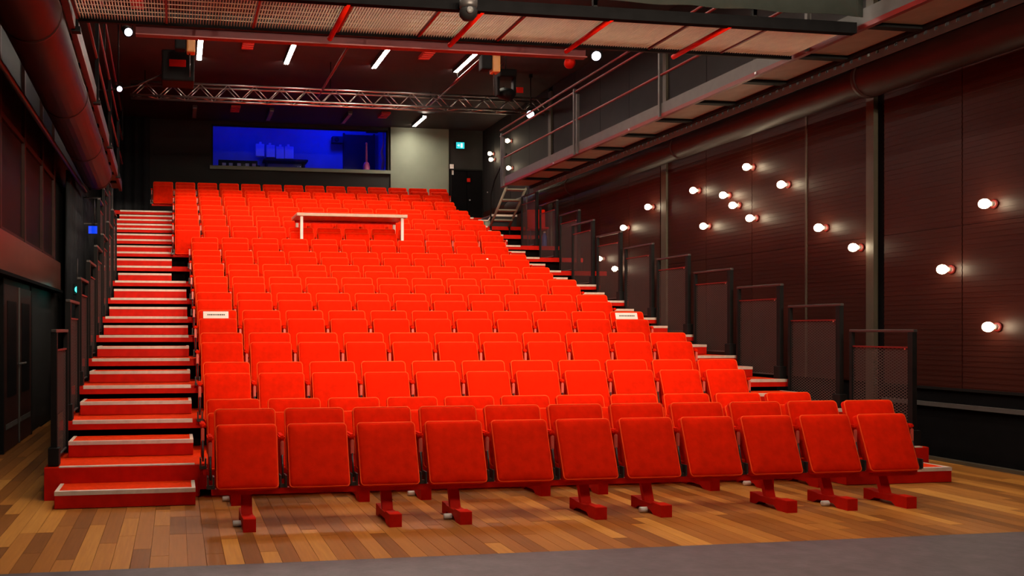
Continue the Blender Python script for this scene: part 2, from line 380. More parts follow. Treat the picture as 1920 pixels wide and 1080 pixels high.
for k, (px, py) in enumerate(((445, 300), (468, 302))):
    a = Vector((1.1+.75*k, 0, 0))
    t = T('office_chair', 'dark office chair at the booth desk' , 'chair', (a.x, 18.2, 4.9), 'office chairs in the booth')
    B('seat', -.22, .22, -.2, .2, .45, .52, M_boothdark, t, .02); B('backrest', -.2, .2, .2, .25, .62, 1.12, M_boothdark, t, .03); tube('stem', [(0, 0, .05), (0, 0, .45)], .03, M_boothdark, t)
    for q in range(5): tube('foot', [(0, 0, .08), (.26*math.cos(q*1.257), .26*math.sin(q*1.257), .02)], .018, M_boothdark, t, 6)
# rear right: door, exit sign, plates
dg = T('door_3', 'black double door in the rear corner beside the grey panel', 'door', (7.02, YB, 4.1)); dg['kind'] = 'structure'
for s in (0, 1): lf = B('leaf', .02+.44*s, .44+.44*s, -.05, 0, 0, 1.62, M_blackm, dg)
B('frame', -.02, .02, -.07, 0, 0, 1.66, M_black, dg); B('frame', .88, .92, -.07, 0, 0, 1.66, M_black, dg); B('frame', .02, .88, -.07, 0, 1.62, 1.66, M_black, dg)
B('door_knob', .50, .54, -.1, -.05, .8, .84, M_alu, dg, .01)
t = T('exit_sign', 'teal glowing exit sign with white arrow on rear wall', 'sign', atY(863, 279, YB-.09))
B('case', -.12, .12, 0, .06, 0, .18, M_black, t, .005); B('face', -.113, .113, -.006, 0, .006, .174, M_tealface, t)
bm = bmesh.new()
bm_box(bm, .01, .06, -.012, -.006, .035, .145)                                   # doorway pictogram
for q in ((-.085, -.04, .082, .098), (-.05, -.035, .06, .12), (-.035, -.022, .075, .105)): bm_box(bm, q[0], q[1], -.012, -.006, q[2], q[3])
O('pictogram', bm_mesh('pictogram', bm, M_signwhite), t)
tag(px_box('wall_notice', 239, 273, 293, 317, YB-.02, .015, M_paper, 'beige notice plate on the black rear corner wall', 'notice', .003), 'beige notice plate on the black rear corner wall', 'notice')
px_box('wall_box', 844, 851, 308, 328, YB-.05, .05, M_paper, 'small pale wall box beside the rear corner door', 'box', .005)
px_box('alarm_button', 876, 882, 334, 341, YB-.09, .03, M_redpaint, 'small red alarm button by the rear corner door', 'button', .005)

# ------------------------------------------------------------------ seating tiers
ZP = [.277, .562, .83, 1.085, 1.352, 1.605, 1.895, 2.205, 2.512, 2.836, 3.16, 3.485, 3.785, 4.10]
def YP(k): return .86+(k-1)
def box_step(x0, x1, y0, y1, z0, z1, label, wrap):
    z0 += .004
    t = T('box_step', label, 'step', ((x0+x1)/2, y0, z0), 'box steps of the aisles'); hx = (x1-x0)/2; d = y1-y0; h = z1-z0
    B('body', -hx, hx, .004, d, .0, h-.012, M_redpaint, t, .004); B('tread', -hx+.03, hx-.03, .045, d, h-.012, h, M_redcarpet, t)
    B('nosing', -hx, hx, 0, .045, h-.03, h+.003, M_nosing, t)
    B('nosing', -hx-.0, -hx+.03, .045, d, h-.02, h+.003, M_nosing, t); B('nosing', hx-.03, hx, .045, d, h-.02, h+.003, M_nosing, t)
for k in range(1, 15):
    z = ZP[k-1]; zp = ZP[k-2] if k > 1 else 0; y = YP(k)
    if k <= 8: x0, x1, al, ar = -1.34, 7.0, (-1.22, -.105), (5.765, 6.93)
    else: x0, x1, al, ar = -1.62, 7.62, (-1.5, -.34), (6.0, 6.72)
    ht = '%s red seating platform up from the stage floor' % ORD[k] if k > 1 else 'lowest red seating platform, standing right on the floor'
    t = T('seating_platform', ht, 'platform', ((x0+x1)/2, y, zp if k > 1 else 0), 'stepped seating platforms')
    cx = (x0+x1)/2; dz = z-t.location.z
    dep = 1.0 if k < 14 else 1.8
    B('deck', x0-cx, x1-cx, .02, dep+.25 if k < 14 else dep, dz-.05, dz-.003, M_redcarpet, t)
    B('fascia', x0-cx, x1-cx, 0, .03, (dz-.085) if k > 1 else .06, dz-.004, M_redpaint, t)
    for (a0, a1) in (al, ar):
        B('nosing', a0-cx, a1-cx, -.004, .05, dz-.03, dz+.003, M_nosing, t)
        B('tread', a0-cx, a1-cx, .05, dep, dz-.003, dz, M_redcarpet, t)
    if k > 1: B('void_backing', x0-cx, x1-cx, .28, .30, .0, dz-.05, M_blackm, t)  # added black sheet standing in for the dark open gap under the deck
    else:
        B('void_backing', x0-cx, x1-cx, .2, .22, .0, dz-.05, M_blackm, t)  # same added black sheet for the dark under the lowest deck
        B('end_block', x0-cx, -.06-cx, -.006, .19, 0, dz-.006, M_redpaint, t, .004); B('end_block', 5.74-cx, x1-cx, -.006, .19, 0, dz-.006, M_redpaint, t, .004)
    box_step((al[0] if k != 9 else -1.22)+.012, al[1], y-.40 if k == 1 else y-.45, y-.008, zp, (z+zp)/2, '%s box step up the stairs by the dark double door' % ORD[k] if k > 1 else 'bottom box step of the stairs by the dark double door', True)
    box_step(ar[0], ar[1]-.07, y-.42 if k == 1 else y-.45, y-.008, zp, (z+zp)/2, '%s box step up the stairs below the bulb lamp wall' % ORD[k] if k > 1 else 'bottom box step of the stairs below the bulb lamp wall', True)

# guards -------------------------------------------------------------------
GL, GH = .86, 1.115
def guard_mesh_panel():
    bm = bmesh.new(); W_, H_ = GL-.09, GH-.20; pit = .030; wd = .0045
    def strip(a, b):
        d = Vector((b[0]-a[0], b[1]-a[1])).normalized(); n = Vector((-d.y, d.x))*wd
        v = [bm.verts.new((0, p[0]+s*n.x, p[1]+s*n.y)) for p, s in ((a, 1), (a, -1), (b, -1), (b, 1))]
        bm.faces.new(v)
    sl = .55
    c = -W_*sl
    while c < H_:
        pts = []
        for yy in (0, W_):
            zz = c+sl*yy
            pts.append((yy, zz))
        (y0, z0), (y1, z1) = pts
        if z0 < 0: y0, z0 = -c/sl, 0
        if z1 > H_: y1, z1 = (H_-c)/sl, H_
        if y1 > y0+.01:
            strip((y0, z0), (y1, z1)); strip((W_-y0, z0), (W_-y1, z1))
        c += pit
    return bm_mesh('guard_mesh', bm, M_mesh)
gm = guard_mesh_panel()
def guard(x, y, z, label, grp, side):
    t = T('guard_panel', label, 'guard rail', (x, y, z+.004), grp)
    B('post', -.025, .025, 0, .06, 0, GH, M_black, t); B('post', -.02, .02, GL-.035, GL, 0, GH, M_black, t)
    B('rail', -.022, .022, -.01, GL, GH, GH+.028, M_steel, t, .006)
    O('mesh_sheet', gm, t, (0, .06, .05), kind='stuff')
    B('sheet_edge', -.01, .01, .06, GL-.03, GH-.16, GH-.145, M_redrail, t); B('sheet_edge', -.01, .01, .06, GL-.03, .04, .055, M_toe, t)
    B('foot_clamp', -.045, .045, -.03, .09, 0, .15, M_black, t, .008)
    B('bolt', -.03, -.02 if side > 0 else .02, .085, .1, GH-.175, GH-.16, M_alu, t)
for k in range(1, 12):
    guard(6.92 if k < 9 else 7.12, YP(k)+.08, ZP[k-1], ('mesh guard on the %s platform, bulb lamp wall side' % (ORD[k] if k > 1 else 'lowest')), 'guards below the bulb lamp wall', 1)
for k in range(1, 12):
    guard(-1.27 if k < 9 else -1.56, YP(k)+.06, ZP[k-1], ('mesh guard on the %s platform, dark double door side' % (ORD[k] if k > 1 else 'lowest')), 'guards on the door side', -1)

# ------------------------------------------------------------------ seats
P, SW = .525, .454
def round_rect(w_, h_, r, n=4):
    pts = []
    for cx_, cz_, a0 in ((w_/2-r, h_/2-r, 0), (-w_/2+r, h_/2-r, PI/2), (-w_/2+r, -h_/2+r, PI), (w_/2-r, -h_/2+r, 1.5*PI)):
        for i in range(n+1):
            a = a0+PI/2*i/n; pts.append((cx_+r*math.cos(a), cz_+r*math.sin(a)))
    return pts
def pad_mesh(w_, h_, th, r, edge, name):
    """upholstered slab: rounded outline in XZ, soft front and back edges, slightly crowned front"""
    bm = bmesh.new(); rings = []
    for y, ins in ((-th/2-.006, .07), (-th/2, .012+edge*.5), (-th/2+edge*.35, edge*.12), (-th/2+edge, 0), (th/2-edge*.6, 0), (th/2, edge*.6)):
        rr = max(r-ins*.6, .006)
        rings.append([bm.verts.new((x, y, z)) for x, z in round_rect(w_-2*ins, h_-2*ins, rr)])
    n = len(rings[0])
    for a, b in zip(rings, rings[1:]):
        for i in range(n): bm.faces.new((a[i], a[(i+1)%n], b[(i+1)%n], b[i]))
    bm.faces.new(rings[0][::-1]); bm.faces.new(rings[-1])
    bmesh.ops.recalc_face_normals(bm, faces=bm.faces[:])
    return bm_mesh(name, bm, M_seat, True)
def piping_mesh(w_, h_, r, y, rad, name):
    bm = bmesh.new(); pts = round_rect(w_, h_, r); n = len(pts); rings = []
    for i, (x, z) in enumerate(pts):
        a, b = pts[i-1], pts[(i+1) % n]; d = Vector((b[0]-a[0], 0, b[1]-a[1])).normalized(); nn = Vector((d.z, 0, -d.x))
        rings.append([bm.verts.new(Vector((x, y, z))+(nn*math.cos(q*PI*2/5)+Vector((0, 1, 0))*math.sin(q*PI*2/5))*rad) for q in range(5)])
    for i in range(n):
        for q in range(5): bm.faces.new((rings[i][q], rings[(i+1) % n][q], rings[(i+1) % n][(q+1) % 5], rings[i][(q+1) % 5]))
    bmesh.ops.recalc_face_normals(bm, faces=bm.faces[:])
    return bm_mesh(name, bm, M_pipe_highlight, True)
me_cush = pad_mesh(.446, .474, .085, .028, .026, 'cushion'); me_back = pad_mesh(.454, .475, .062, .032, .022, 'backrest')
me_pc = piping_mesh(.440, .468, .026, -.030, .0055, 'cushion_piping'); me_pb = piping_mesh(.450, .471, .030, -.021, .0055, 'back_piping')
def pivot_box(name, x0, x1, y0, y1, z0, z1, m, bev):
    bm = bmesh.new(); bm_box(bm, x0, x1, y0, y1, z0, z1)
    if bev: bmesh.ops.bevel(bm, geom=bm.edges[:], offset=bev, segments=2, affect='EDGES')
    return bm_mesh(name, bm, m)
me_arm = pivot_box('armrest', -.022, .022, -.175, .06, .605, .64, M_seat, .01)
me_side = pivot_box('arm_panel', -.012, .012, -.14, .03, .345, .607, M_redpaint, .004)
me_plate = pivot_box('arm_bracket', -.013, .013, -.18, -.162, .49, .602, M_pink, .006)
bm = bmesh.new(); bm_tube(bm, [(0, -.175, .50), (0, -.215, .33)], .0075, 6); me_rod = bm_mesh('tilt_rod', bm, M_steel, True)
bm = bmesh.new()
for s in (-1, 1): bm_box(bm, s*.02-.006, s*.02+.006, -.26, -.16, .28, .36)
bm_box(bm, -.03, .03, -.24, -.2, .27, .295); me_hinge = bm_mesh('hinge_bracket', bm, M_steel)
CA, BA = -.35, -.297
seat_parts = []
def seat(xc, yref, z, label, grp, last=False):
    t = T('theatre_seat', label, 'seat', (xc, yref, z), grp)
    jt = random.uniform(-.012, .012)
    c = O('seat_cushion', me_cush, t, (0, -.186, .489), (CA+jt, 0, 0)); O('highlight_piping', me_pc, c)
    b = O('backrest', me_back, t, (0, -.04, .591), (BA, 0, 0)); O('highlight_piping', me_pb, b)
    for s in ((-1, 1) if last else (-1,)):
        xx = s*P/2
        a = O('armrest', me_arm, t, (xx, 0, 0)); O('arm_panel', me_side, t, (xx, 0, 0))
        O('arm_bracket', me_plate, t, (xx, 0, 0)); O('tilt_rod', me_rod, t, (xx, 0, 0)); O('hinge_bracket', me_hinge, t, (xx, 0, 0))
    return t
bm = bmesh.new()
prof = [(-.46, 0), (-.46, .092), (-.34, .092), (-.30, .078), (-.12, .078), (-.08, .086), (-.0, .088), (-.0, 0), (-.07, 0), (-.12, .03), (-.30, .03), (-.345, 0)]
fv = [[bm.verts.new((s*.045, y, z)) for y, z in prof] for s in (-1, 1)]
bm.faces.new(fv[0]); bm.faces.new(fv[1][::-1])
for i in range(len(prof)): bm.faces.new((fv[0][i], fv[1][i], fv[1][(i+1) % len(prof)], fv[0][(i+1) % len(prof)]))
bmesh.ops.recalc_face_normals(bm, faces=bm.faces[:]); me_foot = bm_mesh('foot', bm, M_redpaint)
bm = bmesh.new(); mt = Matrix.Translation((0, -.155, .165)) @ Matrix.Rotation(-.35, 4, 'X')
bm_box(bm, -.04, .04, -.02, .02, -.115, .105, mt); me_post = bm_mesh('post', bm, M_redpaint)
me_wheel = lathe_mesh([(.01, -.03), (.022, -.028), (.022, .028), (.01, .03)], M_white, 10)
me_tpost = box_mesh(.06, .05, .25, M_redpaint)
rows = []
for k in range(1, 17):
    pr_ = SW
    if k == 1: xo, yr, z, i0, n = .022, -.138, 0, 0, 11
    elif k == 2: xo, yr, z, i0, n = -.005, .841, 0, 0, 11
    elif k <= 10: xo, yr, z, i0, n = 0, k-1.0, ZP[k-3], 0, 11
    elif k < 16: xo, yr, z, i0, n = .239, k-1.098, ZP[k-3], -1, 12
    else: xo, yr, z, i0, n = .239, 14.9, ZP[13], -2, 14
    pit = P if k < 16 else .517
    rn = 'front row' if k == 1 else 'rearmost row' if k == 16 else '%s row up from stage' % ORD[k]
    bt = T('seat_beam', 'red support beam with feet under the %s of seats' % (rn if k in (1, 16) else ORD[k]+' row'), 'beam', (0, yr, z), 'seat support beams')
    xa = xo+i0*pit; xb = xa+(n-1)*pit+SW
    B('beam', xa-.03, xb+.03, -.235, -.175, .225, .268, M_redpaint, bt)
    for i in range(n):
        xc = xo+(i0+i)*pit+SW/2
        lab = 'red tip-up seat, %s from the door-side stairs, %s' % (ORD[i+1], rn)
        if k == 5 and i in (0, 10): lab = 'red tip-up seat with a white paper sign, %s the door-side stairs' % ('beside' if i == 0 else 'farthest from')
        if k == 16 and i == 0: lab = 'lone dark red end seat of the rearmost row beyond the stairs top'
        seat(xc, yr, z, lab, 'red tip-up seats, row %d' % k, last=(i == n-1))
        if k <= 2:
            if i in ((0, 2, 3, 5, 6, 8, 9, 10) if k == 1 else (0, 2, 3, 5, 6, 8, 9, 10)):
                f_ = O('foot', me_foot, bt, (xc, 0, 0)); O('post', me_post, bt, (xc, 0, 0))
                if i in (0, 3, 6, 9): O('wheel', me_wheel, f_, (-.075, -.25, .022), (0, PI/2, 0))
        elif i % 3 == 1:
            O('post', me_tpost, bt, (xc, -.205, .115))
    rows.append((xo, yr, z))
# paper signs on two backrests of row 5
for sgn, i in ((0, 0), (1, 10)):
    xo, yr, z = rows[4]; xc = xo+i*P+SW/2
    t = T('paper_sign', 'white printed paper on the backrest %s' % ('nearest the door-side stairs' if i == 0 else 'at the bulb lamp wall end'), 'paper', (xc-.02, yr-.045, z+.728), 'paper signs on seats', (BA, 0, .0))
    B('sheet', -.15, .15, -.003, 0, 0, .085, M_paper, t)
    bm = bmesh.new(); xx = -.10
    while xx < .10:
        w_ = random.uniform(.012, .022); bm_box(bm, xx, xx+w_, -.0045, -.003, .036, .052); xx += w_+.005
    O('print', bm_mesh('print', bm, M_ink), t)
# loudspeaker-like red seat panel row end piece is the seat itself; small white dot badge
a = rows[8]
tag(O('seat_badge', lathe_mesh([(.018, 0), (.018, .006), (.012, .008)], M_white, 12), None, (a[0]+9*P+.26, a[1]-.055, a[2]+.735), (PI/2+BA, 0, 0)), 'tiny white round badge on a red backrest', 'badge')

# technician table over row eleven ------------------------------------------
t = T('long_table', 'long pale wooden table straddling the red seats', 'table', (2.92, 9.36, ZP[8]))
tz = 3.49-ZP[8]
B('top', -1.03, 1.03, 0, .82, tz, tz+.055, M_cream, t, .006)
B('apron', -.98, .98, .70, .73, tz-.05, tz, M_redpaint, t)
for xx in (-.93, .95): 
    B('leg', xx-.025, xx+.025, .08, .13, 0, tz, M_white, t)
    B('leg', xx-.025, xx+.025, .72, .77, ZP[9]-ZP[8], tz, M_white, t)

# ------------------------------------------------------------------ front lighting bridge
ZB = 4.5
br = T('lighting_bridge', 'grating floored lighting bridge crossing above the front rows', 'bridge', (2.35, 1.85, ZB))
bx0, bx1 = -1.22, 6.58
B('near_beam', bx0-2.35, bx1-2.35, -.55, -.47, -.06, .05, M_blackm, br); B('far_beam', bx0-2.35, bx1-2.35, .45, .49, -.03, .12, M_black, br)
n = 9; pwid = (bx1-bx0)/n
bm = bmesh.new(); nb = int(pwid/.028)
for i in range(nb):
    xx = -pwid/2+.012+(i+.5)*(pwid-.024)/nb
    bm_box(bm, xx-.0025, xx+.0025, -.46, .46, 0, .03)
for yy in (-.36, -.24, -.12, 0, .12, .24, .36): bm_box(bm, -pwid/2+.01, pwid/2-.01, yy-.003, yy+.003, .018, .026)
me_gr = bm_mesh('grating', bm, M_grate)
for i in range(n):
    xc = bx0+(i+.5)*pwid-2.35
    p = O('grating', me_gr, br, (xc, -.01, 0), kind='stuff')
    B('panel_frame', xc-pwid/2-.012, xc-pwid/2+.012, -.47, .45, -.012, .035, M_redrail, br)
for px, py in ((640, 30), (875, 50), (1103, 65), (1315, 76)):
    q = atZ(px, py, ZB-.03)
    tube('cross_tube', [(q.x-2.35, -.50, -.04), (q.x-2.35, .56, -.04)], .028, M_redpaint, br, 10)
for xx in (-3.9, -2.2, -.4, 1.4, 3.1):
    B('post', xx-.02, xx+.02, -.54, -.5, .05, 1.15, M_black, br)
tube('rail', [(bx0-2.35, -.52, 1.15), (bx1-2.35, -.52, 1.15)], .022, M_black, br)
# red lighting beam on the far side of the bridge
a = atZ(250, 44, ZB-.12); b = atZ(1150, 92, ZB-.12)
rb = T('red_beam', 'red steel beam hung along the back edge of the grating bridge', 'beam', (a.x, 2.56, ZB+.0))
B('web', 0, 4.9, -.01, .01, -.05, .06, M_redrail, rb); B('flange', 0, 4.9, -.05, .05, -.062, -.05, M_redrail, rb); B('flange', 0, 4.9, -.05, .05, .06, .072, M_redrail, rb)
for xx in (.6, 2.4, 4.2): B('hanger', xx-.015, xx+.015, -.22, .0, .072, .1, M_black, rb)
curtain('black_sheet', (-1.2, 1.16), (6.55, 1.16), ZB+.06, ZB+.95, 'glossy black sheet hung along the bridge rail front, left part added to block light', M_gloss, .02, .75, None, 'sheet')  # unseen left stretch added to keep spot beams off the rear wall

# ------------------------------------------------------------------ side catwalks
def catwalk(xi, xo_, y0, y1, sgn, label, panels):
    t = T('side_catwalk', label, 'catwalk', (xi, (y0+y1)/2, ZB)); ym = (y0+y1)/2
    def b(name, x0, x1, ya, yb, z0, z1, m, bev=0.):
        xa, xb = sorted((x0*sgn, x1*sgn)); return B(name, xa, xb, ya-ym, yb-ym, z0, z1, m, t, bev)
    wd = abs(xo_-xi)
    b('edge_beam', 0, .06, y0, y1, -.03, .02, M_redrail); b('toe_board', 0, .012, y0, y1, .02, .17, M_toe)
    b('outer_beam', wd-.05, wd, y0, y1, -.03, .08, M_black)
    n = int((y1-y0)/1.0)
    for i in range(n):
        ya = y0+i*(y1-y0)/n
        b('deck_panel', .06, wd-.05, ya+.05, ya+(y1-y0)/n-.05, .02, .04, M_deck)
        b('joist', .06, wd-.05, ya-.05, ya+.05, -.02, .05, M_black)
    return t, b, ym
cw, cb, ym = catwalk(6.6, 7.28, -4.0, 11.7, 1, 'steel catwalk with red edge above the bulb lamp wall side', 1)
for y in (-1.0, 2.05, 5.15, 8.0, 11.6):
    cb('post', -.03, .02, y-.02, y+.02, -.02, 1.12, M_toe)
    if y > 6: cb('post', -.03, .02, y-.14, y-.10, -.02, 1.0, M_toe)
    cb('bolt', -.012, 0, y+.9, y+.93, -.015, .01, M_alu)
for z in (.575, 1.07, 1.2): tube('rail', [(0, -4.0-ym, z), (0, 11.7-ym, z)], .019, M_redrail, cw)
lc, lb, ym2 = catwalk(-1.25, -1.95, .8, 13.5, -1, 'steel catwalk with red edge above the dark double door side', 1)
for y in (2.6, 5.6, 8.6, 11.6): lb('post', -.03, .02, y-.02, y+.02, -.02, 1.12, M_black); lb('bracket', -.05, .04, y-.05, y+.05, -.05, 0, M_black)
for z in (.575, 1.1): tube('rail', [(0, .8-ym2, z), (0, 13.5-ym2, z)], .02, M_redrail, lc)
tube('rail', [(-.02, .8-ym2, 1.75), (-.02, 13.5-ym2, 1.75)], .022, M_redrail, lc)
for y in (.9, 7.0, 13.4): lb('hanger', -.03, .0, y-.015, y+.015, 1.1, 2.2, M_black)
lc.rotation_euler.z = .0155; lc.location.x -= .09
_p = Vector((-1.67, 0, 0)); tube('scaffold_pole', [(_p.x, 13.75, 0), (_p.x, 13.75, ZC)], .03, M_steel); tag(bpy.data.objects['scaffold_pole'], 'vertical grey pole at the top of the door-side stairs', 'pole')
# slotted rail with holes below right catwalk
bm = bmesh.new(); y = -4.0; per = .13; hz = .018
while y < 11.6:
    bm_box(bm, 0, .004, y, y+per, -.05, .05-.035); bm_box(bm, 0, .004, y, y+per, .05, .06)
    bm_box(bm, 0, .004, y+.04, y+per, .015, .05); y += per
o = O('slotted_rail', bm_mesh('slotted_rail', bm, M_toe), None, (7.30, 0, 4.43)); tag(o, 'pale slotted steel rail running beside the round duct', 'rail')
# right duct
d = T('round_duct', 'dark red round duct with wider front length along the lamp wall', 'duct', (7.52, 0, 4.28))
tube('pipe', [(0, -5, 0), (0, 2.25, 0), (0, 2.45, .0), (0, 13.5, 0)], [.215, .215, .175, .175], M_duct, d, 24)
for y in (2.25, 6.2, 10.1):
    rr = .222 if y < 3 else .182
    tube('collar', [(0, y-.03, 0), (0, y+.03, 0)], rr, M_duct, d, 24)
for y in (.2, 1.9, 4.2, 7.2, 10.4): tube('hanger', [(-.1, y, .14), (-.1, y, .30)], .012, M_alu, d, 6)
# left duct
d = T('round_duct', 'large dark red round duct high beside the dark glazing', 'duct', (-1.49, 0, 4.2))
tube('pipe', [(-.10, -6, 0), (-.03, 1.2, 0), (-.185, 9.8, 0)], .268, M_duct, d, 28)
for y in (1.3, 4.2, 7.0, 9.7): tube('collar', [(-.01-.0175*y, y-.025, 0), (-.01-.0175*y, y+.025, 0)], .275, M_duct, d, 28)
tube('conduit', [(-1.95, -2, 4.0), (-1.93, 10.5, 4.0)], .035, M_steel, None, 8); tag(bpy.data.objects['conduit'], 'grey conduit pipe under the large left duct', 'pipe')

# stair from the rear landing up to the right catwalk
st = T('steel_stair', 'steep steel stair from the rear landing up to the catwalk', 'stair', (6.98, 12.3, ZP[11]))
for yy, zz in ((-.42, 4.46), (-.16, 4.27), (.10, 4.08), (.36, 3.89)):
    B('tread', -.20, .22, yy-.1, yy+.1, zz-ZP[11]-.012, zz-ZP[11]+.018, M_deck, st)
for xx in (-.21, .24): tube('stringer', [(xx, .54, .28), (xx, -.5, 1.02)], .03, M_deck, st, 6)
tube('leg', [(-.20, .5, .003), (-.20, .5, .31)], .02, M_black, st); tube('leg', [(.24, .5, .003), (.24, .5, .31)], .02, M_black, st)
tube('handrail', [(-.19, .54, .3), (-.19, .54, 1.0), (-.19, .3, 1.3), (-.19, -.45, 1.75)], .016, M_black, st)
tube('handrail', [(.29, -.4, .003), (.29, -.4, 1.0)], .018, M_toe, st)
ld = T('rear_landing', 'grey landing box with pale edge behind the steel stair', 'landing', (7.1, 12.95, ZP[12]))
B('body', -.26, .35, .0, .7, .003, .25, M_dark, ld); B('edge', -.26, .35, -.02, .0, .235, .28, M_nosing, ld); B('top', -.26, .35, 0, .7, .25, .27, M_toe, ld)
B('side_panel', -.40, -.26, .02, .6, .003, .14, M_greywall, ld); tube('edge_rail', [(-.57, 0, .135), (-.34, 0, .135), (-.25, 0, .26)], .016, M_nosing, ld); tube('rail_foot', [(-.56, 0, .003), (-.56, 0, .13)], .012, M_nosing, ld)
ch = T('stacking_chair', 'red stacking chair parked behind the upper mesh guards', 'chair', (7.36, 11.5, ZP[10]), None, (0, 0, -.2))
B('backrest', -.19, .19, .16, .19, .46, .86, M_seat, ch, .02, (-.12, 0, 0)); B('seat', -.2, .2, -.2, .18, .40, .44, M_seat, ch, .015)
for xx in (-.18, .18):
    for yy in (-.17, .17): tube('leg', [(xx, yy, 0), (xx, yy, .40)], .012, M_steel, ch, 6)
bc = T('water_bottle', 'blue water bottle standing by the upper mesh guards', 'bottle', (7.3, 11.0, ZP[10]))
O('body', lathe_mesh([(.045, 0), (.05, .02), (.05, .2), (.025, .26), (.02, .28)], M_blueplastic, 12), bc); O('cap', lathe_mesh([(.024, .28), (.024, .31)], M_white, 10), bc)

# ------------------------------------------------------------------ box truss
ty, tz0, tz1 = 12.3, 6.26, 6.54
tx0, tx1 = -1.2, 7.9
tr = T('box_truss', 'silver box truss hung across the hall under the ceiling', 'truss', (0, ty, tz0))
HH = .28
for yy in (-.14, .14):
    for zz in (0, HH): tube('chord', [(tx0, yy, zz), (tx1, yy, zz)], .024, M_alu, tr, 10)
bm = bmesh.new(); ln = math.hypot(.28, .28); bm_tube(bm, [(0, 0, 0), (.28, 0, .28)], .011, 6); me_b1 = bm_mesh('brace', bm, M_alu, True)
nbr = int((tx1-tx0)/.56)
for i in range(nbr):
    x0 = tx0+.02+i*(tx1-tx0-.04)/nbr
    for yy in (-.14, .14):
        O('brace', me_b1, tr, (x0, yy, 0)); O('brace', me_b1, tr, (x0+.56, yy, 0), (0, 0, PI))
    O('brace', me_b1, tr, (x0, -.14, HH), (-PI/2+PI, 0, 0)) if False else O('brace', me_b1, tr, (x0, .14, 0), (PI/2, 0, 0))
    O('brace', me_b1, tr, (x0+.28, -.14, 0), (-PI/2, 0, 0))
for i in (0, 1, 2):
    xx = tx0+.3+i*3.9
    tube('hanger', [(xx, 0, HH), (xx, 0, ZC-tz0)], .012, M_black, tr, 6)

# ------------------------------------------------------------------ ceiling luminaires, vents, beams
def lum(x, yc, on, label, ln=1.42):
    t = T('linear_luminaire', label, 'luminaire', (x, yc, ZC-.08), 'linear ceiling luminaires')
    B('housing', -.055, .055, -ln/2-.02, ln/2+.02, .03, .08, M_steel, t)
    for s in (-1, 1): B('side', s*.05-.004, s*.05+.004, -ln/2-.02, ln/2+.02, -.012, .03, M_steel, t)
    B('diffuser', -.044, .044, -ln/2, ln/2, .0, .03, M_on if on else M_off, t)
LX = (.18, 1.90, 3.69, 5.415)
for x, lb_ in zip(LX, ('next to the hung black projector', 'with a red vent on its projector side', 'with a red vent on its hoist cluster side', 'beside the red pipe and the hoist cluster')): lum(x, 10.42, True, 'lit linear luminaire '+lb_)
for x, lb_ in ((.18, 'nearest the rear black drape'), (2.03, 'over the booth canisters'), (3.97, 'toward the black booth door')): lum(x, 15.6, False, 'unlit linear luminaire by the booth window, '+lb_, 1.0)
lum(5.85, 15.6, True, 'lone lit linear luminaire over the grey rear panel', 1.05)
for yc in (5.2, 0.0, -5.2):
    for x in LX: lum(x, yc, True, 'lit white linear luminaire %s' % ('above the middle rows' if yc > 5 else 'above the front row' if yc > -1 else 'above the stage floor'))
for x, y in ((1.07, 10.14), (4.56, 10.23), (1.15, 15.2), (4.86, 15.25), (-.9, 8.3)):
    t = T('ceiling_vent', 'red square ceiling vent %s' % (('over the booth canisters' if x < 3 else 'over the black booth door') if y > 14 else ('among the luminaires near the hung projector' if x < 3 else 'among the luminaires near the hoist cluster') if x > 0 else 'by the left catwalk'), 'vent', (x, y, ZC-.05), 'red ceiling vents')
    B('frame', -.11, .11, -.26, .26, 0, .05, M_vent, t)
    for q in range(4): B('slat', -.1, .1, -.22+.12*q, -.16+.12*q, -.012, 0, M_vent, t)
for px, py, ln in ((655, 82, 4.4), (920, 93, 4.4)):
    q = atZ(px, py, ZC-.25)
    t = T('ceiling_pipe', 'thin red pipe hung along under the ceiling, %s' % ('beside the hoist cluster' if px > 800 else 'between the luminaires'), 'pipe', (q.x, q.y+ln/2-.2, ZC-.27))
    tube('pipe', [(0, -ln/2, 0), (0, ln/2, 0)], .028, M_redrail, t)
    for yy in (-ln/2+.2, 0, ln/2-.2): tube('hanger', [(0, yy, .02), (0, yy, .27)], .01, M_black, t, 6)

